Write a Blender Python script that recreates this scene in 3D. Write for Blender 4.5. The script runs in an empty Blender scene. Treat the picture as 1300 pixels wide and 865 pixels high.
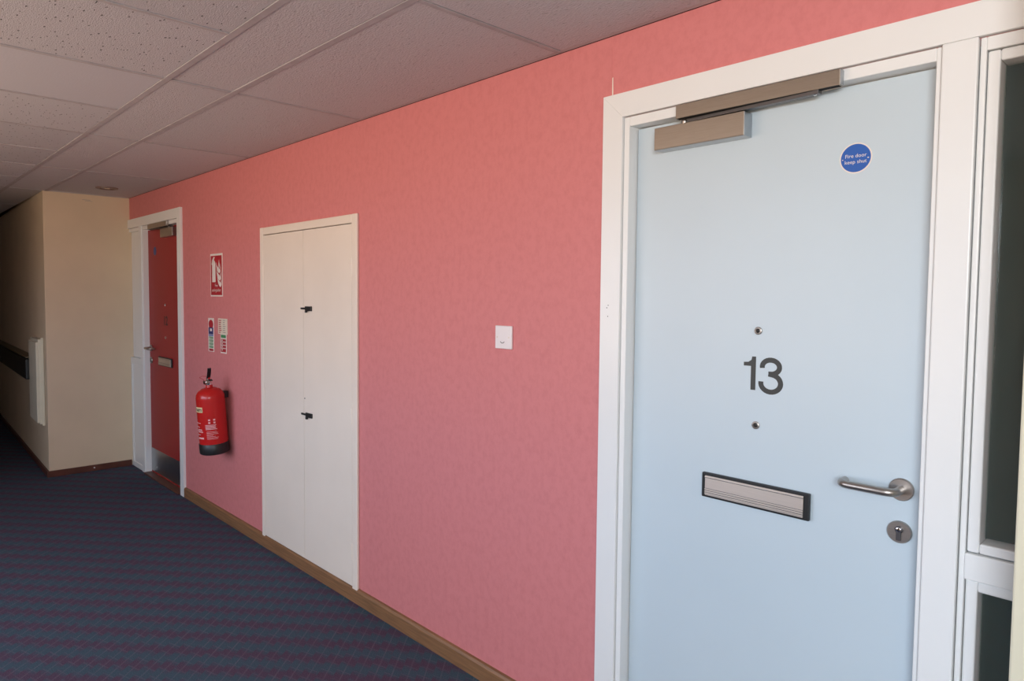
import bpy, bmesh, math, random
from mathutils import Vector, Matrix
random.seed(7)
S = bpy.context.scene
COL = S.collection
PI = math.pi
# ------------------------------------------------------------------ camera
cam_d = bpy.data.cameras.new('camera'); cam = bpy.data.objects.new('camera', cam_d); COL.objects.link(cam)
yaw, pitch, roll = 0.8314, -0.0503, 0.0072
F = Vector((-math.sin(yaw)*math.cos(pitch), math.cos(yaw)*math.cos(pitch), math.sin(pitch)))
R0 = Vector((math.cos(yaw), math.sin(yaw), 0)); U0 = R0.cross(F)
R = R0*math.cos(roll)+U0*math.sin(roll); U = -R0*math.sin(roll)+U0*math.cos(roll)
m = Matrix(((R.x, U.x, -F.x, 0), (R.y, U.y, -F.y, -1.7866), (R.z, U.z, -F.z, 1.5031), (0, 0, 0, 1)))
cam.matrix_world = m
cam_d.sensor_width = 36; cam_d.sensor_fit = 'HORIZONTAL'; cam_d.lens = 24.128
cam_d.shift_x = (650-607.57)/1300; cam_d.shift_y = (419.58-432.5)/1300
cam_d.clip_start = 0.02
S.camera = cam
# ------------------------------------------------------------------ world and light
S.view_settings.view_transform = 'Standard'; S.view_settings.look = 'None'
S.view_settings.exposure = 0.0; S.view_settings.gamma = 1.0; S.view_settings.use_curve_mapping = False
w = bpy.data.worlds.new('world'); S.world = w; w.use_nodes = True
nt = w.node_tree; bg = nt.nodes['Background']
# bright hazy blue sky above the horizon, sunlit warm ground below it
tc = nt.nodes.new('ShaderNodeTexCoord'); sx_ = nt.nodes.new('ShaderNodeSeparateXYZ'); cr_ = nt.nodes.new('ShaderNodeValToRGB')
mr_ = nt.nodes.new('ShaderNodeMapRange'); mr_.inputs[1].default_value = -1; mr_.inputs[2].default_value = 1
nt.links.new(tc.outputs['Generated'], sx_.inputs[0]); nt.links.new(sx_.outputs[2], mr_.inputs[0]); nt.links.new(mr_.outputs[0], cr_.inputs[0])
el = cr_.color_ramp.elements
el[0].position = .47; el[0].color = (.66, .49, .36, 1); el[1].position = .53; el[1].color = (.50, .58, .72, 1)
nt.links.new(cr_.outputs[0], bg.inputs[0]); bg.inputs[1].default_value = 8.2

def area(name, loc, rot, sx, sy, power, color, spread=PI):
    l = bpy.data.lights.new(name, 'AREA'); l.shape = 'RECTANGLE'; l.size = sx; l.size_y = sy
    l.energy = power; l.color = color; l.spread = spread
    o = bpy.data.objects.new(name, l); o.location = loc; o.rotation_euler = rot; COL.objects.link(o)
    return o
# daylight comes in through the two windows behind the camera; the portals only guide the sampling
for x, sx in ((-3.075, 3.45), (1.05, 1.6)):
    a_ = area('window_daylight', (x, -3.33, 1.46), (math.radians(90), 0, 0), sx, 1.32, 1, (1, 1, 1)); a_.data.cycles.is_portal = True
# added cool fill lamp outside the right-hand window, brightens the near wall and door
area('added_cool_fill', (1.05, -3.30, 1.93), (math.radians(98), 0, math.radians(20)), 1.6, 0.36, 74, (0.88, 0.94, 1.0))

# ------------------------------------------------------------------ materials
def new_mat(name):
    mt = bpy.data.materials.new(name); mt.use_nodes = True
    return mt, mt.node_tree, mt.node_tree.nodes['Principled BSDF']
def N(nt, t, **kw):
    n = nt.nodes.new(t)
    for k, v in kw.items(): setattr(n, k, v)
    return n
def mat(name, c, rough=.5, metal=0, noise=0.0, nscale=8, bump=0.0, bscale=200, stretch=(1, 1, 1), spec=.5, c2=None):
    mt, nt, b = new_mat(name)
    b.inputs['Base Color'].default_value = (*c, 1); b.inputs['Roughness'].default_value = rough
    b.inputs['Metallic'].default_value = metal; b.inputs['Specular IOR Level'].default_value = spec
    L = nt.links.new
    tc = N(nt, 'ShaderNodeTexCoord'); mp = N(nt, 'ShaderNodeMapping'); mp.inputs['Scale'].default_value = stretch
    L(tc.outputs['Object'], mp.inputs[0])
    nz = N(nt, 'ShaderNodeTexNoise'); nz.inputs['Scale'].default_value = nscale; nz.inputs['Detail'].default_value = 5
    L(mp.outputs[0], nz.inputs['Vector'])
    mx = N(nt, 'ShaderNodeMix', data_type='RGBA')
    d = noise
    ca = tuple(min(1, x*(1-d)) for x in c); cb = c2 if c2 else tuple(min(1, x*(1+d)) for x in c)
    mx.inputs[6].default_value = (*ca, 1); mx.inputs[7].default_value = (*cb, 1)
    rm = N(nt, 'ShaderNodeMapRange'); rm.inputs[1].default_value = .3; rm.inputs[2].default_value = .7
    L(nz.outputs[0], rm.inputs[0]); L(rm.outputs[0], mx.inputs[0]); L(mx.outputs[2], b.inputs['Base Color'])
    if bump:
        n2 = N(nt, 'ShaderNodeTexNoise'); n2.inputs['Scale'].default_value = bscale; n2.inputs['Detail'].default_value = 3
        L(mp.outputs[0], n2.inputs['Vector'])
        bp = N(nt, 'ShaderNodeBump'); bp.inputs['Strength'].default_value = bump; bp.inputs['Distance'].default_value = .002
        L(n2.outputs[0], bp.inputs['Height']); L(bp.outputs[0], b.inputs['Normal'])
    return mt
M = {}
M['cream'] = mat('cream_paint', (.70, .565, .40), .75, noise=.04, nscale=3, bump=.25, bscale=120)
M['white'] = mat('white_gloss_paint', (.80, .81, .80), .32, noise=.012, nscale=5)
M['cupboard_white'] = mat('warm_white_paint', (.81, .715, .62), .42, noise=.03, nscale=3, bump=.12, bscale=60)
M['door_blue'] = mat('pale_blue_laminate', (.54, .635, .69), .38, noise=.02, nscale=2)
M['door_red'] = mat('red_door_paint', (.33, .018, .018), .5, noise=.05, nscale=3)
M['oak'] = mat('oak_skirting', (.23, .115, .052), .5, noise=.25, nscale=12, stretch=(.6, 6, 10))
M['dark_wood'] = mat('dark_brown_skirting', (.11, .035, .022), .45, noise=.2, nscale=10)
M['black'] = mat('black_plastic', (.012, .013, .014), .4)
M['matt_black'] = mat('matt_black', (.01, .01, .01), .9)
M['number_grey'] = mat('dark_grey_vinyl', (.035, .038, .036), .5)
M['steel'] = mat('brushed_steel', (.42, .39, .36), .36, 1, noise=.06, nscale=40, stretch=(1, 1, 8))
M['bronze_steel'] = mat('brushed_nickel_cover', (.36, .315, .265), .38, 1, noise=.05, nscale=60, stretch=(.3, 1, 8))
M['alum'] = mat('satin_aluminium', (.72, .65, .58), .42, 1, noise=.04, nscale=40, stretch=(.3, 1, 8))
M['kick'] = mat('satin_kickplate', (.42, .44, .46), .3, 1, noise=.05, nscale=30)
M['graphite'] = mat('graphite_steel', (.16, .155, .16), .4, 1)
M['chrome'] = mat('chrome', (.8, .8, .8), .12, 1)
M['red'] = mat('extinguisher_red_paint', (.50, .013, .012), .24, noise=.03)
M['sign_red'] = mat('sign_red', (.42, .018, .03), .45)
M['sign_white'] = mat('sign_white', (.78, .72, .66), .5)
M['sign_green'] = mat('sign_green', (.06, .25, .10), .5)
M['sign_blue'] = mat('sign_blue', (.012, .10, .42), .4)
M['dark_blue'] = mat('sign_navy', (.02, .03, .16), .4)
M['label_cream'] = mat('label_cream', (.75, .60, .33), .5)
M['plastic_white'] = mat('white_plastic', (.80, .74, .74), .3)
M['tee'] = mat('grid_paint', (.46, .43, .45), .85, noise=.08, nscale=20, spec=.15)
M['angle'] = mat('angle_paint', (.52, .49, .50), .85, noise=.12, nscale=14, spec=.15)
M['gap_shade'] = mat('painted_gap_shade', (.07, .025, .022), .95)
M['void'] = mat('ceiling_void', (.02, .015, .015), .95)
M['plaster'] = mat('bare_plaster', (.8, .76, .66), .8)
M['dark_room'] = mat('dark_room_grey', (.135, .146, .146), .85, noise=.22, nscale=3, stretch=(1, 1, .4))
M['warm_white'] = mat('box_white', (.72, .66, .52), .5, noise=.03)

def wallpaper():
    mt, nt, b = new_mat('pink_wallpaper'); L = nt.links.new
    tc = N(nt, 'ShaderNodeTexCoord')
    def noise(sc, stretch, det):
        mp = N(nt, 'ShaderNodeMapping'); mp.inputs['Scale'].default_value = stretch; L(tc.outputs['Object'], mp.inputs[0])
        n = N(nt, 'ShaderNodeTexNoise'); n.inputs['Scale'].default_value = sc; n.inputs['Detail'].default_value = det
        n.inputs['Roughness'].default_value = .65; L(mp.outputs[0], n.inputs['Vector']); return n
    a = noise(36, (1, 1, .8), 6); c = noise(70, (1, 1, .15), 3); big = noise(1.2, (1, 1, 1), 2)
    ad = N(nt, 'ShaderNodeMath', operation='MULTIPLY_ADD'); ad.inputs[1].default_value = .88
    m2 = N(nt, 'ShaderNodeMath', operation='MULTIPLY'); m2.inputs[1].default_value = .12
    L(c.outputs[0], m2.inputs[0]); L(a.outputs[0], ad.inputs[0]); L(m2.outputs[0], ad.inputs[2])
    cr = N(nt, 'ShaderNodeValToRGB'); e = cr.color_ramp.elements
    e[0].position = .34; e[0].color = (.595, .188, .190, 1); e[1].position = .56; e[1].color = (.645, .213, .214, 1)
    L(ad.outputs[0], cr.inputs[0])
    mx = N(nt, 'ShaderNodeMix', data_type='RGBA', blend_type='MULTIPLY'); mx.inputs[0].default_value = .12
    L(cr.outputs[0], mx.inputs[6]); L(big.outputs[1], mx.inputs[7]); L(cr.outputs[0], b.inputs['Base Color'])
    b.inputs['Roughness'].default_value = .62
    bp = N(nt, 'ShaderNodeBump'); bp.inputs['Strength'].default_value = .25; bp.inputs['Distance'].default_value = .001
    L(ad.outputs[0], bp.inputs['Height']); L(bp.outputs[0], b.inputs['Normal'])
    return mt
M['pink'] = wallpaper()

def tile_mat(name, base, pits, bump, bscale):
    mt, nt, b = new_mat(name); L = nt.links.new
    g = N(nt, 'ShaderNodeNewGeometry'); oi = N(nt, 'ShaderNodeObjectInfo')
    # short dark fissures: noise thresholded, stretched along x
    mp = N(nt, 'ShaderNodeMapping'); mp.inputs['Scale'].default_value = (1, 2.6, 1); mp.inputs['Rotation'].default_value = (0, 0, .6)
    L(g.outputs['Position'], mp.inputs[0])
    vo = N(nt, 'ShaderNodeTexVoronoi'); vo.inputs['Scale'].default_value = 24; vo.inputs['Randomness'].default_value = 1
    L(mp.outputs[0], vo.inputs['Vector'])
    nz = N(nt, 'ShaderNodeTexNoise'); nz.inputs['Scale'].default_value = 60; nz.inputs['Detail'].default_value = 2
    L(g.outputs['Position'], nz.inputs['Vector'])
    th = N(nt, 'ShaderNodeMath', operation='MULTIPLY_ADD'); th.inputs[1].default_value = .35; L(nz.outputs[0], th.inputs[0]); L(vo.outputs['Distance'], th.inputs[2])
    mr = N(nt, 'ShaderNodeMapRange'); mr.inputs[1].default_value = .295; mr.inputs[2].default_value = .335
    L(th.outputs[0], mr.inputs[0])
    mx = N(nt, 'ShaderNodeMix', data_type='RGBA')
    mx.inputs[6].default_value = tuple(x*(1-pits) for x in base)+(1,); mx.inputs[7].default_value = (*base, 1)
    L(mr.outputs[0], mx.inputs[0])
    # slight tone difference per tile
    hs = N(nt, 'ShaderNodeHueSaturation'); v = N(nt, 'ShaderNodeMapRange'); v.inputs[3].default_value = .93; v.inputs[4].default_value = 1.05
    L(oi.outputs['Random'], v.inputs[0]); L(v.outputs[0], hs.inputs['Value']); L(mx.outputs[2], hs.inputs['Color'])
    L(hs.outputs[0], b.inputs['Base Color']); b.inputs['Roughness'].default_value = .85; b.inputs['Specular IOR Level'].default_value = .25
    n2 = N(nt, 'ShaderNodeTexNoise'); n2.inputs['Scale'].default_value = bscale; n2.inputs['Detail'].default_value = 4
    mp2 = N(nt, 'ShaderNodeMapping'); mp2.inputs['Scale'].default_value = (1, 2.2, 1); mp2.inputs['Rotation'].default_value = (0, 0, .3)
    L(g.outputs['Position'], mp2.inputs[0]); L(mp2.outputs[0], n2.inputs['Vector'])
    ad = N(nt, 'ShaderNodeMath', operation='MULTIPLY_ADD'); ad.inputs[1].default_value = pits*1.2; L(mr.outputs[0], ad.inputs[0]); L(n2.outputs[0], ad.inputs[2])
    bp = N(nt, 'ShaderNodeBump'); bp.inputs['Strength'].default_value = bump; bp.inputs['Distance'].default_value = .004
    L(ad.outputs[0], bp.inputs['Height']); L(bp.outputs[0], b.inputs['Normal'])
    return mt
TB = (.57, .56, .595)
M['tile_fissured'] = tile_mat('fissured_ceiling_tile', TB, .75, .6, 110)
M['tile_rough'] = tile_mat('stippled_ceiling_tile', (.57, .555, .585), .22, .75, 95)
M['tile_smooth'] = tile_mat('smooth_ceiling_tile', (.57, .565, .61), 0.0, .12, 60)

def carpet():
    mt, nt, b = new_mat('blue_carpet'); L = nt.links.new
    g = N(nt, 'ShaderNodeNewGeometry')
    mp = N(nt, 'ShaderNodeMapping'); mp.vector_type = 'POINT'; mp.inputs['Rotation'].default_value = (0, 0, -math.radians(42))
    L(g.outputs['Position'], mp.inputs[0])
    sp = N(nt, 'ShaderNodeSeparateXYZ'); L(mp.outputs[0], sp.inputs[0])
    def mth(op, a, bb=None, c=None):
        n = N(nt, 'ShaderNodeMath', operation=op)
        for i, v in enumerate((a, bb, c)):
            if v is None: continue
            if isinstance(v, (int, float)): n.inputs[i].default_value = v
            else: L(v, n.inputs[i])
        return n.outputs[0]
    u, v = sp.outputs[0], sp.outputs[1]
    fu = mth('FRACT', mth('DIVIDE', u, .065))                      # thread spacing
    vv = mth('MULTIPLY_ADD', fu, .030, v)                          # the sawtooth makes the arrow-like flecks
    nzc = N(nt, 'ShaderNodeTexNoise'); nzc.inputs['Scale'].default_value = 35; nzc.inputs['Detail'].default_value = 4
    L(g.outputs['Position'], nzc.inputs['Vector'])
    vn = mth('MULTIPLY_ADD', mth('SUBTRACT', nzc.outputs[0], .5), .06, vv)
    ph = mth('DIVIDE', mth('SUBTRACT', vn, .0863), .1255)
    s1 = mth('MULTIPLY_ADD', mth('SINE', mth('MULTIPLY', ph, 2*PI)), .5, .5)
    cr = N(nt, 'ShaderNodeValToRGB'); e = cr.color_ramp.elements
    e[0].position = .15; e[0].color = (.050, .086, .115, 1); e[1].position = .9; e[1].color = (.080, .053, .086, 1)
    q = cr.color_ramp.elements.new(.55); q.color = (.064, .069, .102, 1)
    L(s1, cr.inputs[0])
    # thin pale threads across the stripes, and one along each stripe
    th = mth('LESS_THAN', mth('ABSOLUTE', mth('SUBTRACT', fu, .5)), .045)
    fv = mth('FRACT', mth('DIVIDE', vv, .0628))
    t2 = mth('LESS_THAN', mth('ABSOLUTE', mth('SUBTRACT', fv, .5)), .045)
    br = N(nt, 'ShaderNodeTexNoise'); br.inputs['Scale'].default_value = 14; L(g.outputs['Position'], br.inputs['Vector'])
    k = mth('MULTIPLY', mth('MAXIMUM', mth('MULTIPLY', th, .27), mth('MULTIPLY', t2, .2)), mth('MULTIPLY', br.outputs[0], 1.5))
    m1 = N(nt, 'ShaderNodeMix', data_type='RGBA'); L(k, m1.inputs[0]); L(cr.outputs[0], m1.inputs[6]); m1.inputs[7].default_value = (.19, .16, .20, 1)
    # tufts
    tf = N(nt, 'ShaderNodeTexNoise'); tf.inputs['Scale'].default_value = 260; tf.inputs['Detail'].default_value = 2
    L(g.outputs['Position'], tf.inputs['Vector'])
    hs = N(nt, 'ShaderNodeHueSaturation'); L(mth('MULTIPLY_ADD', tf.outputs[0], 1.3, .35), hs.inputs['Value']); L(m1.outputs[2], hs.inputs['Color'])
    L(hs.outputs[0], b.inputs['Base Color']); b.inputs['Roughness'].default_value = .95; b.inputs['Specular IOR Level'].default_value = .15
    bp = N(nt, 'ShaderNodeBump'); bp.inputs['Strength'].default_value = .6; bp.inputs['Distance'].default_value = .003
    L(tf.outputs[0], bp.inputs['Height']); L(bp.outputs[0], b.inputs['Normal'])
    return mt
M['carpet'] = carpet()

def glass():
    mt, nt, b = new_mat('window_glass'); L = nt.links.new
    nt.nodes.remove(b); out = nt.nodes['Material Output']
    tr = N(nt, 'ShaderNodeBsdfTransparent'); tr.inputs[0].default_value = (.86, .90, .88, 1)
    gl = N(nt, 'ShaderNodeBsdfGlossy'); gl.inputs['Roughness'].default_value = .02
    fr = N(nt, 'ShaderNodeFresnel'); fr.inputs[0].default_value = 1.5
    mx = N(nt, 'ShaderNodeMixShader'); gg = N(nt, 'ShaderNodeNewGeometry'); iv = N(nt, 'ShaderNodeMath', operation='SUBTRACT'); iv.inputs[0].default_value = 1; L(gg.outputs['Backfacing'], iv.inputs[1])
    fm = N(nt, 'ShaderNodeMath', operation='MULTIPLY'); L(fr.outputs[0], fm.inputs[0]); L(iv.outputs[0], fm.inputs[1])
    L(fm.outputs[0], mx.inputs[0]); L(tr.outputs[0], mx.inputs[1]); L(gl.outputs[0], mx.inputs[2])
    L(mx.outputs[0], out.inputs[0]); return mt
M['glass'] = glass()

# ------------------------------------------------------------------ mesh helpers
class MB:
    def __init__(s): s.bm = bmesh.new()
    def box(s, x0, x1, y0, y1, z0, z1):
        x0, x1 = min(x0, x1), max(x0, x1); y0, y1 = min(y0, y1), max(y0, y1); z0, z1 = min(z0, z1), max(z0, z1)
        v = [s.bm.verts.new(p) for p in ((x0,y0,z0),(x1,y0,z0),(x1,y1,z0),(x0,y1,z0),(x0,y0,z1),(x1,y0,z1),(x1,y1,z1),(x0,y1,z1))]
        for f in ((3,2,1,0),(4,5,6,7),(0,1,5,4),(1,2,6,5),(2,3,7,6),(3,0,4,7)): s.bm.faces.new([v[i] for i in f])
        return s
    def lathe(s, prof, n=32, axis='z', c=(0,0,0), smooth=True):
        """profile of (radius, height) turned about an axis; y means pointing to -y"""
        c = Vector(c); rings = []
        for r, h in prof:
            ring = []
            for i in range(n):
                a = 2*PI*i/n; p, q = r*math.cos(a), r*math.sin(a)
                P = {'z': (p, q, h), 'y': (p, -h, q), 'x': (h, p, q)}[axis]
                ring.append(s.bm.verts.new(c+Vector(P)))
            rings.append(ring)
        for a, b in zip(rings, rings[1:]):
            for i in range(n):
                f = s.bm.faces.new((a[i], a[(i+1) % n], b[(i+1) % n], b[i])); f.smooth = smooth
        for ring in (rings[0], rings[-1]): s.bm.faces.new(ring)
        return s
    def tube(s, pts, r, n=12, cap=True):
        pts = [Vector(p) for p in pts]; rings = []; prev = None
        for i, p in enumerate(pts):
            t = (pts[min(i+1, len(pts)-1)]-pts[max(i-1, 0)]).normalized()
            if prev is None:
                a = Vector((0, 0, 1)) if abs(t.z) < .9 else Vector((1, 0, 0)); nrm = t.cross(a).normalized()
            else: nrm = (prev-t*prev.dot(t)).normalized()
            prev = nrm; bn = t.cross(nrm)
            rr = r[i] if isinstance(r, (list, tuple)) else r
            rings.append([s.bm.verts.new(p+nrm*rr*math.cos(2*PI*k/n)+bn*rr*math.sin(2*PI*k/n)) for k in range(n)])
        for a, b in zip(rings, rings[1:]):
            for i in range(n):
                f = s.bm.faces.new((a[i], a[(i+1) % n], b[(i+1) % n], b[i])); f.smooth = True
        if cap:
            for ring in (rings[0], rings[-1]): s.bm.faces.new(ring)
        return s
    def plate(s, poly, y, t=.0008):
        """flat polygon in the xz plane facing -y, thickness t (front at y-t)"""
        a = [s.bm.verts.new((p[0], y-t, p[1])) for p in poly]; b = [s.bm.verts.new((p[0], y, p[1])) for p in poly]
        s.bm.faces.new(a); s.bm.faces.new(b[::-1]); n = len(poly)
        for i in range(n): s.bm.faces.new((a[i], b[i], b[(i+1) % n], a[(i+1) % n]))
        return s
    def ribbon(s, pts, wd, y, t=.0008):
        pts = [Vector((p[0], p[1])) for p in pts]; l = []; rr = []
        for i, p in enumerate(pts):
            d = (pts[min(i+1, len(pts)-1)]-pts[max(i-1, 0)]).normalized(); nn = Vector((-d.y, d.x))
            l.append(p+nn*wd/2); rr.append(p-nn*wd/2)
        for i in range(len(pts)-1): s.plate([l[i], l[i+1], rr[i+1], rr[i]], y, t)
        return s
    def build(s, name, mt, parent=None, bevel=0, seg=2, loc=None):
        bmesh.ops.recalc_face_normals(s.bm, faces=s.bm.faces)
        me = bpy.data.meshes.new(name); s.bm.to_mesh(me); s.bm.free()
        me.materials.append(M[mt] if isinstance(mt, str) else mt)
        if any(p.use_smooth for p in me.polygons): me.set_sharp_from_angle(angle=math.radians(42))
        o = bpy.data.objects.new(name, me); COL.objects.link(o)
        if bevel:
            bv = o.modifiers.new('bevel', 'BEVEL'); bv.width = bevel; bv.segments = seg; bv.limit_method = 'ANGLE'; bv.angle_limit = math.radians(50)
        if parent: o.parent = parent
        if loc: o.location = loc
        return o
def tag(o, label=None, cat=None, group=None, kind=None):
    if label: o['label'] = label
    if cat: o['category'] = cat
    if group: o['group'] = group
    if kind: o['kind'] = kind
    return o
def empty(name, label, cat, kind=None, loc=(0, 0, 0), group=None):
    e = bpy.data.objects.new(name, None); COL.objects.link(e); e.location = loc; e.empty_display_size = .1
    return tag(e, label, cat, group, kind)
def bx(name, mt, parent, b, bevel=0, seg=2):
    return MB().box(*b).build(name, mt, parent, bevel, seg)
def text(name, txt, size, mt, parent, x, y, z, t=.0006, align='CENTER', weight=0, squash=1):
    cu = bpy.data.curves.new(name, 'FONT'); cu.body = txt; cu.size = size; cu.align_x = align; cu.offset = weight; cu.resolution_u = 3
    o = bpy.data.objects.new(name, cu); COL.objects.link(o)
    dg = bpy.context.evaluated_depsgraph_get(); me = bpy.data.meshes.new_from_object(o.evaluated_get(dg))
    bpy.data.objects.remove(o); bpy.data.curves.remove(cu)
    for v in me.vertices: v.co = Vector((x+v.co.x*squash, y-t, z+v.co.y))
    me.materials.clear(); me.materials.append(M[mt] if isinstance(mt, str) else mt)
    ob = bpy.data.objects.new(name, me); COL.objects.link(ob); ob.parent = parent
    return ob

# ------------------------------------------------------------------ the setting
ZC = 2.3182; XE = -6.4377; YE = -.6413; LA = .0376
OY = -3.2; XR = 2.2; XL = -12.0
floor = tag(bx('floor', 'carpet', None, (XL-.1, XR+.1, OY-.1, .3, -.05, 0)), 'dark blue carpet with diagonal teal and plum stripes', 'carpet', kind='structure')

wp = MB()
H0, H1 = -6.4377, -5.255        # opening of the red door with its side panels
G0, G1 = -1.271, .06            # opening of door 13 with its side window
TOP = 2.04
wp.box(H1, G0, 0, .16, 0, ZC+.12)
wp.box(XE-.1, H1, 0, .16, TOP, ZC+.12); wp.box(G0, XR, 0, .16, TOP, ZC+.12); wp.box(G1, XR, 0, .16, 0, TOP)
wall_pink = tag(wp.build('wall_back', 'pink'), 'long wall covered in mottled salmon pink wallpaper', 'wall', kind='structure')
# torn wallpaper above the corner of the door frame
tear = MB().plate([(-1.3425, 2.137), (-1.3385, 2.137), (-1.339, 2.170), (-1.3395, 2.192), (-1.3425, 2.190)], 0, .0007)
tag(tear.build('bare_strip', 'plaster', wall_pink), 'thin white strip of bare plaster above the frame corner')
MB().plate([(-1.3430, 2.192), (-1.3418, 2.192), (-1.3440, 2.29), (-1.3450, 2.29)], 0, .0005).build('wallpaper_seam', 'pink', wall_pink)

# block that narrows the corridor at the far end: end face and corridor side
sb = bmesh.new()
ps = [(XE, .3), (XE, YE), (XL, YE+(XE-XL)*LA), (XL, .3)]
bot = [sb.verts.new((x, y, 0)) for x, y in ps]; top = [sb.verts.new((x, y, ZC+.12)) for x, y in ps]
for i in range(4): sb.faces.new((bot[i], bot[(i+1) % 4], top[(i+1) % 4], top[i]))
sb.faces.new(bot); sb.faces.new(top); q = MB(); q.bm.free(); q.bm = sb
wall_end = tag(q.build('wall_end', 'cream', None, .004), 'cream painted wall block projecting beyond the red door', 'wall', kind='structure')
# scuffs on the end face (flat marks, turned to face +x)
sc = MB().box(XE-.001, XE+.0006, -.36, -.30, 2.272, 2.276).box(XE-.001, XE+.0006, -.34, -.285, 2.264, 2.267)
sc.build('scuff_mark', mat('scuff', (.42, .38, .34), .8), wall_end)

tag(bx('wall_right', mat('cream_gloss', (.70, .66, .50), .5, noise=.02, bump=.15, bscale=60), None, (-.2605, XR, -.16, 0, 0, ZC+.12), .004), 'cream plastered pier covering the edge of the side window', 'wall', kind='structure')
# the rest of the corridor, behind and beside the camera
wf = MB(); WX0, WX1, WZ0, WZ1 = -4.8, 1.85, .8, 2.12; WA, WB = -1.35, .25
wf.box(XL, WX0, OY-.15, OY, 0, ZC+.12); wf.box(WX1, XR+.1, OY-.15, OY, 0, ZC+.12)
wf.box(WA, WB, OY-.15, OY, WZ0, WZ1)
wf.box(WX0, WX1, OY-.15, OY, 0, WZ0); wf.box(WX0, WX1, OY-.15, OY, WZ1, ZC+.12)
wf.box(XL, -5.7, OY, -1.95, 0, ZC+.12)  # added unseen block, keeps window light out of the far corridor
tag(wf.build('wall_front', 'cream'), 'cream wall with long window opposite the pink wall', 'wall', kind='structure')
tag(bx('wall_side', 'cream', None, (XR, XR+.1, OY-.15, .3, 0, ZC+.12)), 'cream wall closing the corridor behind the pier', 'wall', kind='structure')
tag(bx('wall_left', 'cream', None, (XL-.1, XL, OY-.15, .3, 0, ZC+.12)), 'cream wall at the far dark end of the corridor', 'wall', kind='structure')
win = empty('window_2', 'white framed windows opposite the pink wall', 'window', 'structure', (0, 0, 0))
for a in (WX0, -2.9, WA-.05, WB, WX1-.05): bx('window_post', 'white', win, (a, a+.05, OY-.10, OY-.04, WZ0+.05, WZ1-.05), .004)
for z in (WZ0, WZ1-.05):
    for a, b in ((WX0, WA), (WB, WX1)): bx('window_rail', 'white', win, (a, b, OY-.10, OY-.04, z, z+.05), .004)

# skirting boards
def skirting(name, mt, x0, x1, label):
    b = bmesh.new(); pr = [(0, 0), (-.017, 0), (-.017, .060), (-.011, .070), (0, .072)]
    a = [b.verts.new((x0, y, z)) for y, z in pr]; c = [b.verts.new((x1, y, z)) for y, z in pr]
    for i in range(5): b.faces.new((a[i], a[(i+1) % 5], c[(i+1) % 5], c[i]))
    b.faces.new(a); b.faces.new(c); k = MB(); k.bm.free(); k.bm = b
    return tag(k.build(name, mt), label, 'skirting board', kind='structure')
skirting('baseboard_back', 'oak', -5.158, -1.364, 'golden brown wooden skirting board under the pink wall')
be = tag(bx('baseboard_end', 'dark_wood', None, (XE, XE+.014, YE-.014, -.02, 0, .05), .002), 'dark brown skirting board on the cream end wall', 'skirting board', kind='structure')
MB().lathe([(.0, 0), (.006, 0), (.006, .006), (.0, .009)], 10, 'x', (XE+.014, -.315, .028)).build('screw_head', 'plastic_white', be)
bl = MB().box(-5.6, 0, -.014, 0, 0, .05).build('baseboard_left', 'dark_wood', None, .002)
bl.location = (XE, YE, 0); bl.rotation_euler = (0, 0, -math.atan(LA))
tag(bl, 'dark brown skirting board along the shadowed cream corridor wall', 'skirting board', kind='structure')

# ceiling: dark void above, tiles and grid bars each a piece
ceil = tag(bx('ceiling', 'void', None, (XL-.1, XR+.1, OY-.15, .3, ZC+.03, ZC+.10)), 'suspended ceiling of pale mineral tiles in a grid', 'ceiling', kind='structure')
XJ = -2.1594; TA = -.6177; TBY = -.878; TC = -2.098
meshes = {}
def tile(x0, x1, y0, y1, kind):
    wdt, dpt = round(x1-x0, 3), round(y1-y0, 3); key = (wdt, dpt, kind)
    if key not in meshes:
        b = MB().box(-wdt/2, wdt/2, -dpt/2, dpt/2, 0, .012); o = b.build('ceiling_tile', kind, ceil); meshes[key] = o.data
    else:
        o = bpy.data.objects.new('ceiling_tile', meshes[key]); COL.objects.link(o); o.parent = ceil
    o.location = ((x0+x1)/2, (y0+y1)/2, ZC+.0006+random.uniform(0, .0012)); o.rotation_euler = (random.uniform(-.002, .002), random.uniform(-.002, .002), random.uniform(-.003, .003))
    return o
g = .0130
GM = .0135
ks = [XJ-.61+1.22*i for i in range(-8, 5)]
for a, b in zip(ks, ks[1:]):
    if b > XE+.1 and b < XR+1:
        kd = 'tile_rough'
        tile(max(a, XE)+g, min(b, XR)-g, TA+GM, -.0245, kd)
    if b < XR+1: tile(a+g, min(b, XR)-g, TBY+GM, TA-GM, 'tile_rough' if a < -2.7 or a > -2.0 else 'tile_rough')
js = [XJ+.61*i for i in range(-16, 8)]
for i, (a, b) in enumerate(zip(js, js[1:])):
    if a > XR: continue
    smooth = abs(b-(XJ-.61)) < .01
    kd = 'tile_smooth' if smooth else 'tile_fissured'
    tile(a+g, min(b, XR)-g, TC+GM, TBY-GM, kd); tile(a+g, min(b, XR)-g, OY+.02, TC-GM, kd)
def bar(x0, x1, y0, y1, dz=0):
    MB().box(x0, x1, y0, y1, ZC-.001-dz, ZC+.004).box((x0+x1)/2-.001 if x1-x0 < .1 else x0, (x0+x1)/2+.001 if x1-x0 < .1 else x1, (y0+y1)/2-.001 if y1-y0 < .1 else y0, (y0+y1)/2+.001 if y1-y0 < .1 else y1, ZC+.004, ZC+.03).build('grid_bar', 'tee', ceil)
for y in (TBY, TC): bar(XL, XR, y-.012, y+.012)
bar(XE+.0, XR, TA-.012, TA+.012)
for k in ks:
    if XE+.1 < k < XR: bar(k-.0085, k+.0085, TA+.014, -.022); bar(k-.007, k+.007, TBY+.014, TA-.014)
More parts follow.
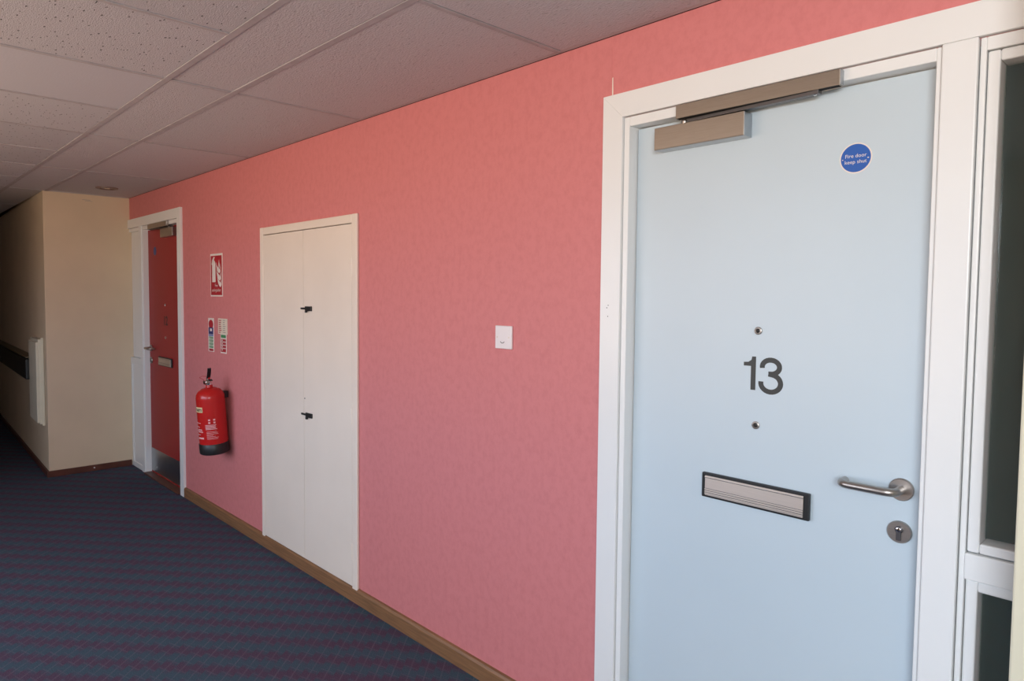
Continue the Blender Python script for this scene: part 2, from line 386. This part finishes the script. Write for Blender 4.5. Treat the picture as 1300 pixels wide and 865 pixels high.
for j in js:
    if j < XR: bar(j-.0085, j+.0085, TC+.014, TBY-.014); bar(j-.0085, j+.0085, OY+.02, TC-.014)
bx('wall_angle', 'angle', ceil, (XE+.004, XR, -.0235, -.0055, ZC+.0012, ZC+.004))
bx('gap_shade_strip', 'gap_shade', ceil, (XE, XR, -.0052, 0, ZC+.0008, ZC+.003))  # added dark strip, the shade along the wall edge is put into its colour
bx('wall_angle', 'angle', ceil, (XE+.005, XE+.022, YE, -.023, ZC-.001, ZC+.004))

# recessed downlight
dl = empty('recessed_downlight', 'small round recessed downlight in the ceiling near the cream end wall', 'light', None, (-5.93, -.30, ZC))
MB().lathe([(.046, .003), (.052, -.004), (.066, -.007), (.078, -.004), (.080, .004), (.050, .004)], 36).build('trim_ring', mat('ring', (.20, .13, .11), .4), dl)
MB().lathe([(.050, .0035), (.050, .0025), (.0, .0025)], 30).build('recess', 'matt_black', dl)
MB().lathe([(.0, -.006), (.012, -.0055), (.022, -.002), (.024, .0025), (.0, .0025)], 24).build('lamp_face', mat('lamp_glass', (.8, .75, .7), .08, .9), dl)

# ------------------------------------------------------------------ door sets (the red one is the mirror image of door 13)
def doorset(mir, name, label, leafmat, number, metal, kick):
    X = (lambda x: -6.52-x) if mir else (lambda x: x)
    d = empty(name, label, 'door', 'structure', (X(-.865), 0, 0))
    ox = X(-.865)
    def B(nm, mt, b, bev=.002, par=d):
        xs = sorted((X(b[0])-ox, X(b[1])-ox)); return bx(nm, mt, par, (xs[0], xs[1], *b[2:]), bev)
    PX = lambda x: X(x)-ox
    sgn = -1 if mir else 1
    far = -.083 if mir else .03
    # architrave: left post, head (runs over the side light as well), mullion
    for pl in ([(-1.363, 0), (-1.289, 0), (-1.289, 2.057), (-1.363, 2.131)], [(-1.363, 2.131), (-1.289, 2.057), (far, 2.057), (far, 2.131)]):
        MB().plate([(PX(a), b) for a, b in pl], 0, .018).build('architrave', 'white', d, .0012)
    B('mullion', 'white', (-.449, -.383, -.018, .10, 0, 2.057), .003)
    # lining and stop
    B('lining', 'white', (-1.2875, -1.268, -.009, .10, 0, 2.055), .002)
    B('lining', 'white', (-.4605, -.4505, -.009, .10, 0, 2.055), .002)
    B('lining', 'white', (-1.268, -.4605, -.009, .10, 2.026, 2.055), .002)
    leaf = B('door_leaf', leafmat, (-1.2645, -.4635, .033, .077, .012, 2.0225), .001)
    def L(o, label=None):
        if label: o['label'] = label
        return o
    y = .033
    # number, disc, viewers
    if number == '13':
        nb = MB()
        nx = lambda v: PX(0)+v
        x0 = -.9035; zb, zt = 1.2505, 1.3425
        st0, st1 = x0+.0205, x0+.0340
        nb.plate([(nx(st0), zb), (nx(st1), zb), (nx(st1), zt), (nx(st1-.0105), zt), (nx(st1-.0125), zt-.0095), (nx(x0+.013), zt-.0155), (nx(x0), zt-.0165), (nx(x0), zt-.0265), (nx(st0), zt-.0265)], y)
        c = -.8280; pts = []
        for i in range(0, 19):
            a = math.radians(192-i*(192+78)/18); pts.append((nx(c+.0235*math.cos(a)), zt-.0255+.0190*math.sin(a)))
        pts.append((nx(c-.006), zt-.0445)); nb.ribbon(pts, .0135, y)
        pts = [(nx(c-.006), zt-.0445)]
        for i in range(0, 21):
            a = math.radians(82-i*(82+180+8)/20); pts.append((nx(c+.0005+.0270*math.cos(a)), zb+.0235+.0235*math.sin(a)-.001))
        nb.ribbon(pts, .0135, y, .0009)
        L(nb.build('door_number', 'number_grey', leaf), 'dark grey numerals 13')
    else:
        text('door_number', '12', .10, mat('faded_number', (.075, .03, .028), .6), leaf, PX(-.865), y, 1.255, .0008, weight=.003)['label'] = 'dull brown numerals'
    dx, dz = PX(-.6335), 1.8455
    n = 40; circ = lambda r, yy, t: MB().plate([(dx+r*math.cos(-2*PI*i/n), dz+r*math.sin(-2*PI*i/n)) for i in range(n)], yy, t)
    disc = circ(.0370, y, .0008).build('door_sign', 'sign_white' if not mir else mat('sign_dull', (.25, .10, .14), .5), leaf); disc['label'] = 'round blue sign with white writing'
    circ(.0340, y-.0008, .0004).build('sign_face', 'sign_blue' if not mir else mat('sign_dull_blue', (.05, .07, .22), .5), disc)
    if not mir:
        text('sign_text', 'Fire door', .0128, 'sign_white', disc, dx, y-.0012, dz+.0015, .0002)
        text('sign_text', 'keep shut', .0128, 'sign_white', disc, dx, y-.0012, dz-.0130, .0002)
        MB().box(dx+.0265, dx+.030, y-.0014, y-.0012, dz-.0035, dz-.001).box(dx-.031, dx-.0285, y-.0014, y-.0012, dz-.0025, dz-.0005).build('sign_mark', 'sign_white', disc)
    for z in (1.4135, 1.1545):
        v = MB().lathe([(.0, .0), (.0105, .0), (.0105, .003), (.0085, .0045), (.0072, .0045), (.0065, .002), (.0, .002)], 28, 'y', (PX(-.865), y, z)).build('door_viewer', 'steel' if not mir else 'chrome', leaf)
        v['label'] = 'small round metal peephole'
        MB().lathe([(.0, .0019), (.0063, .0019), (.0045, .0035), (.0, .004)], 20, 'y', (PX(-.865), y, z)).build('viewer_lens', mat('lens', (.03, .03, .03), .05, .2), v)
    # lever handle
    hz = 1.0535; hx = PX(-.507)
    rose = MB().lathe([(.0, 0), (.0265, 0), (.0265, .006), (.0245, .008), (.0, .008)], 40, 'y', (hx, y, hz)).build('handle_rose', metal, d)
    rose['label'] = 'round satin steel handle rose'
    s = sgn; pts = [(hx, y-.006, hz), (hx, y-.035, hz)]
    for i in range(1, 7):
        a = i/6*PI/2; pts.append((hx-s*.022*(1-math.cos(a)), y-.035-.022*math.sin(a), hz))
    pts += [(hx-s*.05, y-.057, hz), (hx-s*.098, y-.057, hz)]
    for i in range(1, 7):
        a = i/6*PI/2; pts.append((hx-s*(.098+.022*math.sin(a)), y-.057+.022*(1-math.cos(a)), hz))
    pts.append((hx-s*.120, y-.015, hz))
    lv = MB().tube(pts, .0095, 20).build('lever', metal, rose)
    # lock
    cz = .9515; cr = MB().lathe([(.0, 0), (.0265, 0), (.0265, .005), (.0245, .0075), (.0, .0075)], 40, 'y', (PX(-.508), y, cz)).build('lock_rose', metal, d)
    cr['label'] = 'round satin steel lock rose'
    kx, kz = PX(-.508), cz+.007
    kp = [(kx+.0085*math.cos(math.radians(a)), kz+.0085*math.sin(math.radians(a))) for a in range(-54, 235, 12)]
    MB().plate([(kx-.005, cz-.019), (kx+.005, cz-.019)]+kp, y-.0075, .004).build('lock_cylinder', 'graphite', cr, .0008)
    MB().lathe([(.0, .0116), (.0055, .0116), (.0055, .0130), (.0045, .0135), (.0, .0135)], 24, 'y', (kx, y, kz)).build('key_plug', 'chrome', cr)
    MB().box(kx-.0009, kx+.0009, y-.0139, y-.0135, kz-.004, kz+.0042).build('key_slot', 'matt_black', cr)
    # letter plate
    lp = B('letter_plate', 'black', (-1.0155, -.7125, y-.013, y, .9265, .998), .003)
    lp['label'] = 'letter plate in a black surround'
    a0, a1 = sorted((PX(-1.0035), PX(-.7265)))
    fl = MB().box(a0, a1, y-.0165, y-.012, .9335, .9905)
    for zz in (.9375, .9435, .9495, .9855): fl.box(a0, a1, y-.0190, y-.016, zz, zz+.0030)
    fl.build('letter_flap', 'alum', lp, .0008)['label'] = 'satin aluminium flap with grooves'
    gv = MB()
    for zz in (.9410, .9470, .9530, .9840): gv.box(a0, a1, y-.0170, y-.016, zz, zz+.0011)
    gv.build('flap_groove', 'graphite', lp)
    # closer
    cl = B('door_closer', 'bronze_steel' if not mir else 'steel', (-1.178, -.8995, -.011, .033, 1.939, 2.003), .0015)
    cl['label'] = 'brushed metal door closer box'
    ends = B('closer_body', 'kick', (-1.1775, -.8985, -.0095, .0328, 1.9375, 2.0015), .001, cl)
    tr = B('closer_track', 'bronze_steel' if not mir else 'steel', (-1.097, -.653, -.028, -.009, 2.014, 2.052), .0015, cl)
    B('track_end', 'kick', (-.6535, -.6515, -.0275, -.009, 2.015, 2.051), .0005, cl)
    ax, bx_ = PX(-1.082), PX(-.715)
    am = bmesh.new(); P = [Vector((ax, .010, 0)), Vector((bx_, -.016, 0))]; dd = (P[1]-P[0]).normalized(); nn = Vector((-dd.y, dd.x, 0))
    vs = []
    for z0 in (2.0045, 2.0175):
        for p, wd in ((P[0]-dd*.012, .013), (P[1]+dd*.012, .009)):
            vs += [am.verts.new(p+nn*wd+Vector((0, 0, z0))), am.verts.new(p-nn*wd+Vector((0, 0, z0)))]
    for f in ((0,1,3,2),(4,5,7,6),(0,1,5,4),(2,3,7,6),(0,2,6,4),(1,3,7,5)): am.faces.new([vs[i] for i in f])
    k = MB(); k.bm.free(); k.bm = am; k.build('closer_arm', 'graphite', cl, .001)
    B('track_slot', 'matt_black', (-1.094, -.657, -.025, -.010, 2.0130, 2.0142), 0, cl)
    MB().lathe([(.0, 2.0), (.007, 2.0), (.008, 2.008), (.004, 2.012), (.0, 2.012)], 16, 'z', (ax, -.004, 0)).build('arm_screw', 'steel', cl)
    MB().lathe([(.0, 2.003), (.004, 2.0035), (.0055, 2.006), (.0055, 2.014), (.0, 2.014)], 16, 'z', (bx_, -.016, 0)).build('arm_screw', 'chrome', cl)
    if kick:
        B('kick_plate', 'kick', (-1.262, -.466, .0318, .033, .025, .216), 0)['label'] = 'satin metal kick plate'
        B('threshold', 'dark_wood', (-1.268, -.4605, -.030, .10, 0, .012), .002)['label'] = 'brown wooden threshold strip'
    else:
        B('threshold', 'dark_wood', (-1.268, -.4605, -.012, .10, 0, .010), .002)
        for px, pz in ((-1.331, 1.476), (-1.332, 1.441), (-1.336, 1.468)):
            MB().lathe([(.0, .0), (.0016, .0), (.0016, .0004), (0, .0004)], 10, 'y', (PX(px), -.018, pz)).build('screw_hole', 'matt_black', d)
    return d, X

d13, _ = doorset(False, 'door_1', 'pale blue front door numbered 13 in a white frame', 'door_blue', '13', 'steel', False)
d12, XM = doorset(True, 'door_2', 'dark red door with steel kick plate at the corridor end', 'door_red', '12', 'steel', True)

# side window of door 13: frame grooves, sashes, glass
w1 = empty('window_1', 'narrow white framed side window with dark glass beside door 13', 'window', 'structure')
GX = .03
bx('window_frame', 'white', w1, (-.381, -.370, -.008, .08, 0, 2.055), .002)
bx('window_frame', 'white', w1, (-.370, GX, -.008, .08, 2.027, 2.055), .002)
def sash(z0, z1, face_y):
    o = MB()
    o.box(-.3685, -.346, face_y, .07, z0, z1); o.box(-.346, GX, face_y, .07, z1-.024, z1); o.box(-.346, GX, face_y, .07, z0, z0+.022)
    return o.build('sash', 'white', w1, .004, 2)
sash(.985-.032, 2.0255, -.003)
bx('transom', 'white', w1, (-.370, GX, -.012, .08, .893, .951), .003)
sash(.03, .8915, -.001)
for z0, z1 in ((.98, 1.998), (.06, .862)):
    p = bx('pane', 'glass', w1, (-.344, GX, .034, .038, z0, z1)); p['label'] = 'dark window glass'
bx('dark_room_stand_in', 'dark_room', w1, (-.346, GX, .052, .060, .03, 2.02))['label'] = 'dark grey sheet standing in for the dark room behind the glass'  # dark sheet added in place of the unlit room behind the panes

# side panels of the red door
w3 = empty('trim_1', 'narrow white panelled strip left of the red door', 'panel', 'structure')
E0, E1 = XE+.001, XM(-.383)
bx('panel_frame', 'white', w3, (E1-.013, E1-.002, -.008, .08, 0, 2.055), .002)
bx('panel_frame', 'white', w3, (E0, E1-.013, -.008, .08, 2.027, 2.055), .002)
bx('panel', 'white', w3, (E0, E1-.016, .012, .05, .955, 2.026), .002)
bx('panel', 'white', w3, (E0+.04, E1-.016, -.004, .05, .03, .892), .006)
bx('transom', 'white', w3, (E0, E1-.014, -.010, .08, .893, .951), .003)
bx('panel_frame', 'white', w3, (E0, E0+.036, -.010, .08, 0, .892), .003)
bx('panel_foot', 'white', w3, (E0, E1-.014, -.012, .02, 0, .045), .004)

# ------------------------------------------------------------------ built-in cupboard
cb = empty('built_in_cupboard', 'tall cream-white double door cupboard set in the pink wall', 'cupboard', None, (-3.33, 0, .072))
def C(nm, b, mt='cupboard_white', bev=.002, par=cb):
    return bx(nm, mt, par, (b[0]+3.33, b[1]+3.33, b[2], b[3], b[4]-.072, b[5]-.072), bev)
C('frame_post', (-3.853, -3.815, -.014, 0, .060, 1.890), bev=.004)
C('frame_post', (-2.852, -2.806, -.014, 0, .060, 1.890), bev=.004)
C('frame_head', (-3.815, -2.852, -.0135, 0, 1.847, 1.8895), bev=.004)
C('frame_back', (-3.815, -2.852, -.002, 0, .0725, 1.847), 'matt_black', 0)
for a, b in ((-3.8125, -3.3345), (-3.3315, -2.8545)):
    dr = C('cupboard_door', (a, b, -.012, -.002, .0735, 1.8435), bev=.0012)
    hx = -3.8135 if a < -3.5 else -2.8535
    for z0, z1 in ((1.598, 1.676), (.875, .95), (.205, .285)):
        o = MB().lathe([(.0, z0-.072), (.0042, z0-.072), (.0042, z1-.072), (.0, z1-.072)], 12, 'z', (hx+3.33, -.0145, 0))
        o.box(hx+3.33-.010, hx+3.33+.010, -.0150, -.0125, z0-.070, z1-.074)
        o.build('hinge', 'cupboard_white', dr)
for z in (1.428, .862):
    lt = C('latch', (-3.302, -3.238, -.021, -.012, z-.012, z+.013), 'black', .002)
    C('latch_bolt', (-3.352, -3.30, -.0195, -.013, z-.004, z+.006), 'black', .0015, lt)
    C('latch_knob', (-3.287, -3.274, -.030, -.019, z-.020, z-.008), 'black', .002, lt)
    lt['label'] = 'small black sliding latch'
MB().lathe([(.0, .0), (.004, .0), (.004, .0006), (.0, .0006)], 12, 'y', (.008, -.012, .876)).build('keyhole', 'matt_black', cb)

# ------------------------------------------------------------------ blank switch plate
sw = empty('outlet_plate', 'small square white plastic outlet plate on the pink wall', 'switch', None, (-1.814, 0, 1.350))
bx('plate', 'plastic_white', sw, (-.0435, .0435, -.009, 0, -.043, .043), .003, 3)
for x in (-.031, .030):
    sr = MB().lathe([(.0, .0), (.0035, .0), (.0035, .0004), (.0, .0004)], 14, 'y', (x, -.009, 0)).build('screw', 'alum', sw)
pts = [(.013*math.cos(math.radians(a))-.004, .013*math.sin(math.radians(a))-.0085) for a in range(215, 326, 10)]
MB().ribbon(pts, .0022, -.009, .0003).build('cable_slot', 'matt_black', sw)

# ------------------------------------------------------------------ fire signs and extinguisher
fs = empty('fire_extinguisher_sign', 'tall red sign with white extinguisher and flame pictogram above the extinguisher', 'sign', None, (-4.534, 0, 1.627))
bx('sign_board', 'sign_white', fs, (-.100, .100, -.003, 0, -.141, .142))
bx('sign_face', 'sign_red', fs, (-.092, .092, -.0034, -.003, -.132, .129))
pg = MB(); y = -.0034
pg.plate([(-.068, -.046), (-.012, -.046), (-.012, .078), (-.022, .093), (-.034, .096), (-.034, .112), (-.024, .112), (-.024, .119), (-.042, .122), (-.066, .100), (-.078, .072), (-.068, .068), (-.060, .086), (-.044, .098), (-.058, .093), (-.068, .078)], y)
for dx0, dz0, sz in ((.028, .045, 1.0), (.034, 0.0, 1.1), (.046, -.045, 1.0)):
    pl = [(-.026, .040), (-.016, .018), (.004, .006), (.020, .000), (.030, -.012), (.036, .010), (.034, .030), (.044, .006), (.040, -.022), (.022, -.034), (.004, -.026), (-.012, -.010), (-.022, .010)]
    pg.plate([(dx0+a*sz, dz0+b*sz) for a, b in pl][::-1], y-.0001*sz)
pg.plate([(.050, .100), (.056, .060), (.044, .040), (.040, .070)], y)
pg.build('pictogram', 'sign_white', fs)
text('sign_text', 'Fire', .030, 'sign_white', fs, 0, y, -.078, .0006)
text('sign_text', 'extinguisher', .030, 'sign_white', fs, 0, y, -.108, .0006, squash=1.0)

l1 = empty('extinguisher_label', 'narrow strip label, red and blue over green bars, left of the pair', 'sign', None, (-4.640, 0, 1.227))
bx('label_board', 'sign_white', l1, (-.048, .048, -.002, 0, -.114, .113))
n = 24
MB().plate([(.040*math.cos(2*PI*i/n), .070+.032*math.sin(2*PI*i/n)) for i in range(n)][::-1], -.002, .0004).build('red_roundel', 'sign_red', l1)
b1 = MB().box(-.040, .040, -.0028, -.002, .003, .050); b1.build('blue_panel', 'dark_blue', l1)
bx('white_window', 'sign_white', l1, (-.014, .018, -.0032, -.0028, .024, .043))
bx('pictogram', 'sign_blue', l1, (-.040, .040, -.0026, -.002, -.008, .000))
for k in range(4):
    z = -.012-k*.0205
    o = MB().box(-.034, .036, -.0026, -.002, z-.015, z).build('green_bar', 'sign_green', l1)
    MB().box(-.020, -.010, -.0029, -.0026, z-.012, z-.004).box(.004, .024, -.0029, -.0026, z-.009, z-.006).build('pictogram', 'sign_white', l1)
MB().box(-.036, .038, -.0026, -.002, -.109, -.094).build('red_bar', 'sign_red', l1)

l2 = empty('extinguisher_label', 'two part label, cream notice over green and red bars, right of the pair', 'sign', None, (-4.435, 0, 1.228))
bx('label_board', 'sign_white', l2, (-.044, .052, -.002, 0, -.114, .020))
bx('notice', mat('notice_cream', (.74, .64, .52), .6), l2, (-.080, .070, -.003, 0, .012, .114))
pr = MB()
for r in range(7):
    z = .104-r*.013; pr.box(-.068, -.068+random.uniform(.025, .05), -.0034, -.003, z-.006, z)
pr.build('red_print', 'sign_red', l2)
pr = MB()
for r in range(7):
    z = .104-r*.013; pr.box(0, .05*random.uniform(.5, 1), -.0034, -.003, z-.003, z)
pr.build('black_print', mat('print_grey', (.2, .17, .15), .6), l2)
bx('green_bar', 'sign_green', l2, (-.036, .044, -.0026, -.002, -.012, .008))
for k in range(4):
    z = -.020-k*.021
    bx('red_bar', 'sign_red', l2, (-.034 if k < 3 else -.038, .044, -.0026, -.002, z-.016 if k < 3 else z-.022, z))
    MB().box(-.022, -.008, -.0029, -.0026, z-.012, z-.004).build('pictogram', 'sign_white', l2)

ex = empty('fire_extinguisher', 'red fire extinguisher with black base hung on the pink wall', 'fire extinguisher', None, (-4.355, -.096, .488))
ex.scale = (1, 1, 1.035)
ex.rotation_euler = (math.radians(4.2), 0, 0)
r = .0905
MB().lathe([(.0, .0), (.080, .0), (r-.001, .006), (r+.0005, .012), (r+.0005, .066), (r-.001, .068), (.0, .068)], 56).build('base_skirt', 'black', ex)['label'] = 'black plastic base'
prof = [(.0, .066), (r-.003, .066), (r-.003, .069), (r-.003, .345)]
for i in range(1, 11):
    a = i/10*PI/2*.93; prof.append((.026+(r-.029)*math.cos(a), .345+.062*math.sin(a)))
prof += [(.022, .410), (.020, .425), (.0, .425)]
cyl = MB().lathe(prof, 64).build('cylinder', 'red', ex)
# angle towards the camera is to the lower right, printed matter faces -y and a bit left
def wrap(poly_mb_fn, name, mt, r_=.0879):
    """bend flat xz shapes round the cylinder: x becomes arc length, 0 faces -y"""
    o = poly_mb_fn(); bmv = o.bm
    for v in bmv.verts:
        a = v.co.x/r_+(.055/r_ if name == 'printed_text' else 0); rr = r_-v.co.y
        v.co = Vector((rr*math.sin(a), -rr*math.cos(a), v.co.z))
    return o.build(name, mt, ex)
def grid_rect(o, x0, x1, z0, z1, t=.0005):
    n = max(1, int((x1-x0)/.006))
    for i in range(n):
        a, b = x0+(x1-x0)*i/n, x0+(x1-x0)*(i+1)/n; o.box(a, b, -t, 0, z0, z1)
    return o
XC = .040   # arc offset of the camera side
wrap(lambda: grid_rect(MB(), -.070, .052, .268, .300), 'name_label', 'label_cream')['label'] = 'cream band with dark letters'
def lt():
    cu = bpy.data.curves.new('t', 'FONT'); cu.body = 'Foam'; cu.size = .034; cu.align_x = 'RIGHT'; cu.offset = .0006; cu.resolution_u = 3
    o = bpy.data.objects.new('t', cu); COL.objects.link(o); me = bpy.data.meshes.new_from_object(o.evaluated_get(bpy.context.evaluated_depsgraph_get()))
    b = MB(); b.bm.from_mesh(me); bpy.data.objects.remove(o); bpy.data.curves.remove(cu)
    for v in b.bm.verts: v.co = Vector((v.co.x+.047, -.0008, .275+v.co.y))
    return b
wrap(lt, 'label_text', 'number_grey')
def printed():
    o = MB()
    for k in range(5): grid_rect(o, -.085, -.045+random.uniform(0, .02), .200-k*.024, .2035-k*.024)
    for k in range(3): grid_rect(o, -.06, -.02+k*.004, .160-k*.008, .1645-k*.008)
    grid_rect(o, -.055, -.010, .104, .114)
    for a, z in ((.028, .222), (.028, .205), (.058, .222), (.058, .205)): grid_rect(o, a, a+.012, z-.006, z+.004)
    for k in range(5): grid_rect(o, .008, .072+random.uniform(-.01, .006), .188-k*.0065, .1915-k*.0065)
    for k in range(7): grid_rect(o, .012, .050+random.uniform(-.01, .035), .148-k*.0075, .1500-k*.0075)
    return o
wrap(printed, 'printed_text', mat('print_pink', (.80, .45, .45), .5))['kind'] = 'stuff'
# valve, grips, pin, gauge
MB().lathe([(.0, .420), (.017, .420), (.019, .426), (.019, .436), (.014, .440), (.014, .462), (.010, .466), (.0, .466)], 24).build('valve', 'chrome', ex)
gp = bmesh.new(); CA, SA = math.cos(math.radians(80)), math.sin(math.radians(80))
def bentbar(pts, wd, th, name, mt):
    b = bmesh.new(); rings = []
    for (yy, zz) in pts: rings.append([b.verts.new((sx*wd/2*CA-yy*SA, sx*wd/2*SA+yy*CA, zz+sz*th/2)) for sx, sz in ((-1, -1), (1, -1), (1, 1), (-1, 1))])
    for p, q_ in zip(rings, rings[1:]):
        for i in range(4): b.faces.new((p[i], p[(i+1) % 4], q_[(i+1) % 4], q_[i]))
    b.faces.new(rings[0]); b.faces.new(rings[-1]); k = MB(); k.bm.free(); k.bm = b
    o = k.build(name, mt, ex, .001); return o
gp.free()
h1 = bentbar([(.014, .462), (-.012, .480), (-.035, .505), (-.052, .530)], .022, .008, 'squeeze_lever', 'black')
h2 = bentbar([(.010, .455), (-.025, .458), (-.045, .462), (-.068, .458)], .022, .006, 'carry_handle', 'black')
MB().tube([(-.012, -.006, .462), (.030, -.006, .465)], .0028, 8).tube([(.030+.010*math.cos(a*PI/6), -.006, .465+.010*math.sin(a*PI/6)) for a in range(13)], .0014, 6).build('safety_pin', 'red', ex)
MB().lathe([(.0, 0), (.013, 0), (.013, .012), (.0, .012)], 20, 'y', (-.018, -.012, .440)).build('pressure_gauge', 'chrome', ex)
MB().tube([(-.020, -.02, .455), (-.045, -.04, .470), (-.052, -.02, .476), (-.02, .0, .474)], .0012, 6).build('seal_tag', 'red', ex)
MB().box(-.018, .018, .070, .110, .352, .372).box(-.010, .010, .085, .114, .33, .372).build('wall_bracket', 'black', ex, .002)

# ------------------------------------------------------------------ far corridor wall: boxed panel and handrail
ang = -math.atan(LA)
wb = empty('wall_box', 'white ribbed box fixed to the shadowed cream corridor wall', 'box', None, (-6.56, YE+(XE+6.56)*LA, .42)); wb.rotation_euler = (0, 0, ang)
bx('cover', 'warm_white', wb, (-.42, 0, -.040, 0, 0, .70), .004)
bx('front_panel', 'warm_white', wb, (-.41, -.004, -.056, -.040, .012, .676), .003)
bx('edge_strip', 'warm_white', wb, (-.003, .006, -.022, -.002, -.012, .712), .002)
hr = empty('corridor_handrail', 'dark handrail running along the shadowed cream corridor wall', 'handrail', None, (-6.95, YE+(XE+6.95)*LA, .775)); hr.rotation_euler = (0, 0, ang)
bx('rail', 'black', hr, (-4.9, 0, -.085, -.03, -.02, .158), .010, 3)
bx('rail_cap', mat('cap_brown', (.16, .11, .06), .5), hr, (-4.9, -.004, -.080, -.004, .165, .178), .004)
for x in (-.15, -1.35, -2.55, -3.75): bx('bracket', 'black', hr, (x-.03, x+.03, -.03, 0, .0, .15), .003)
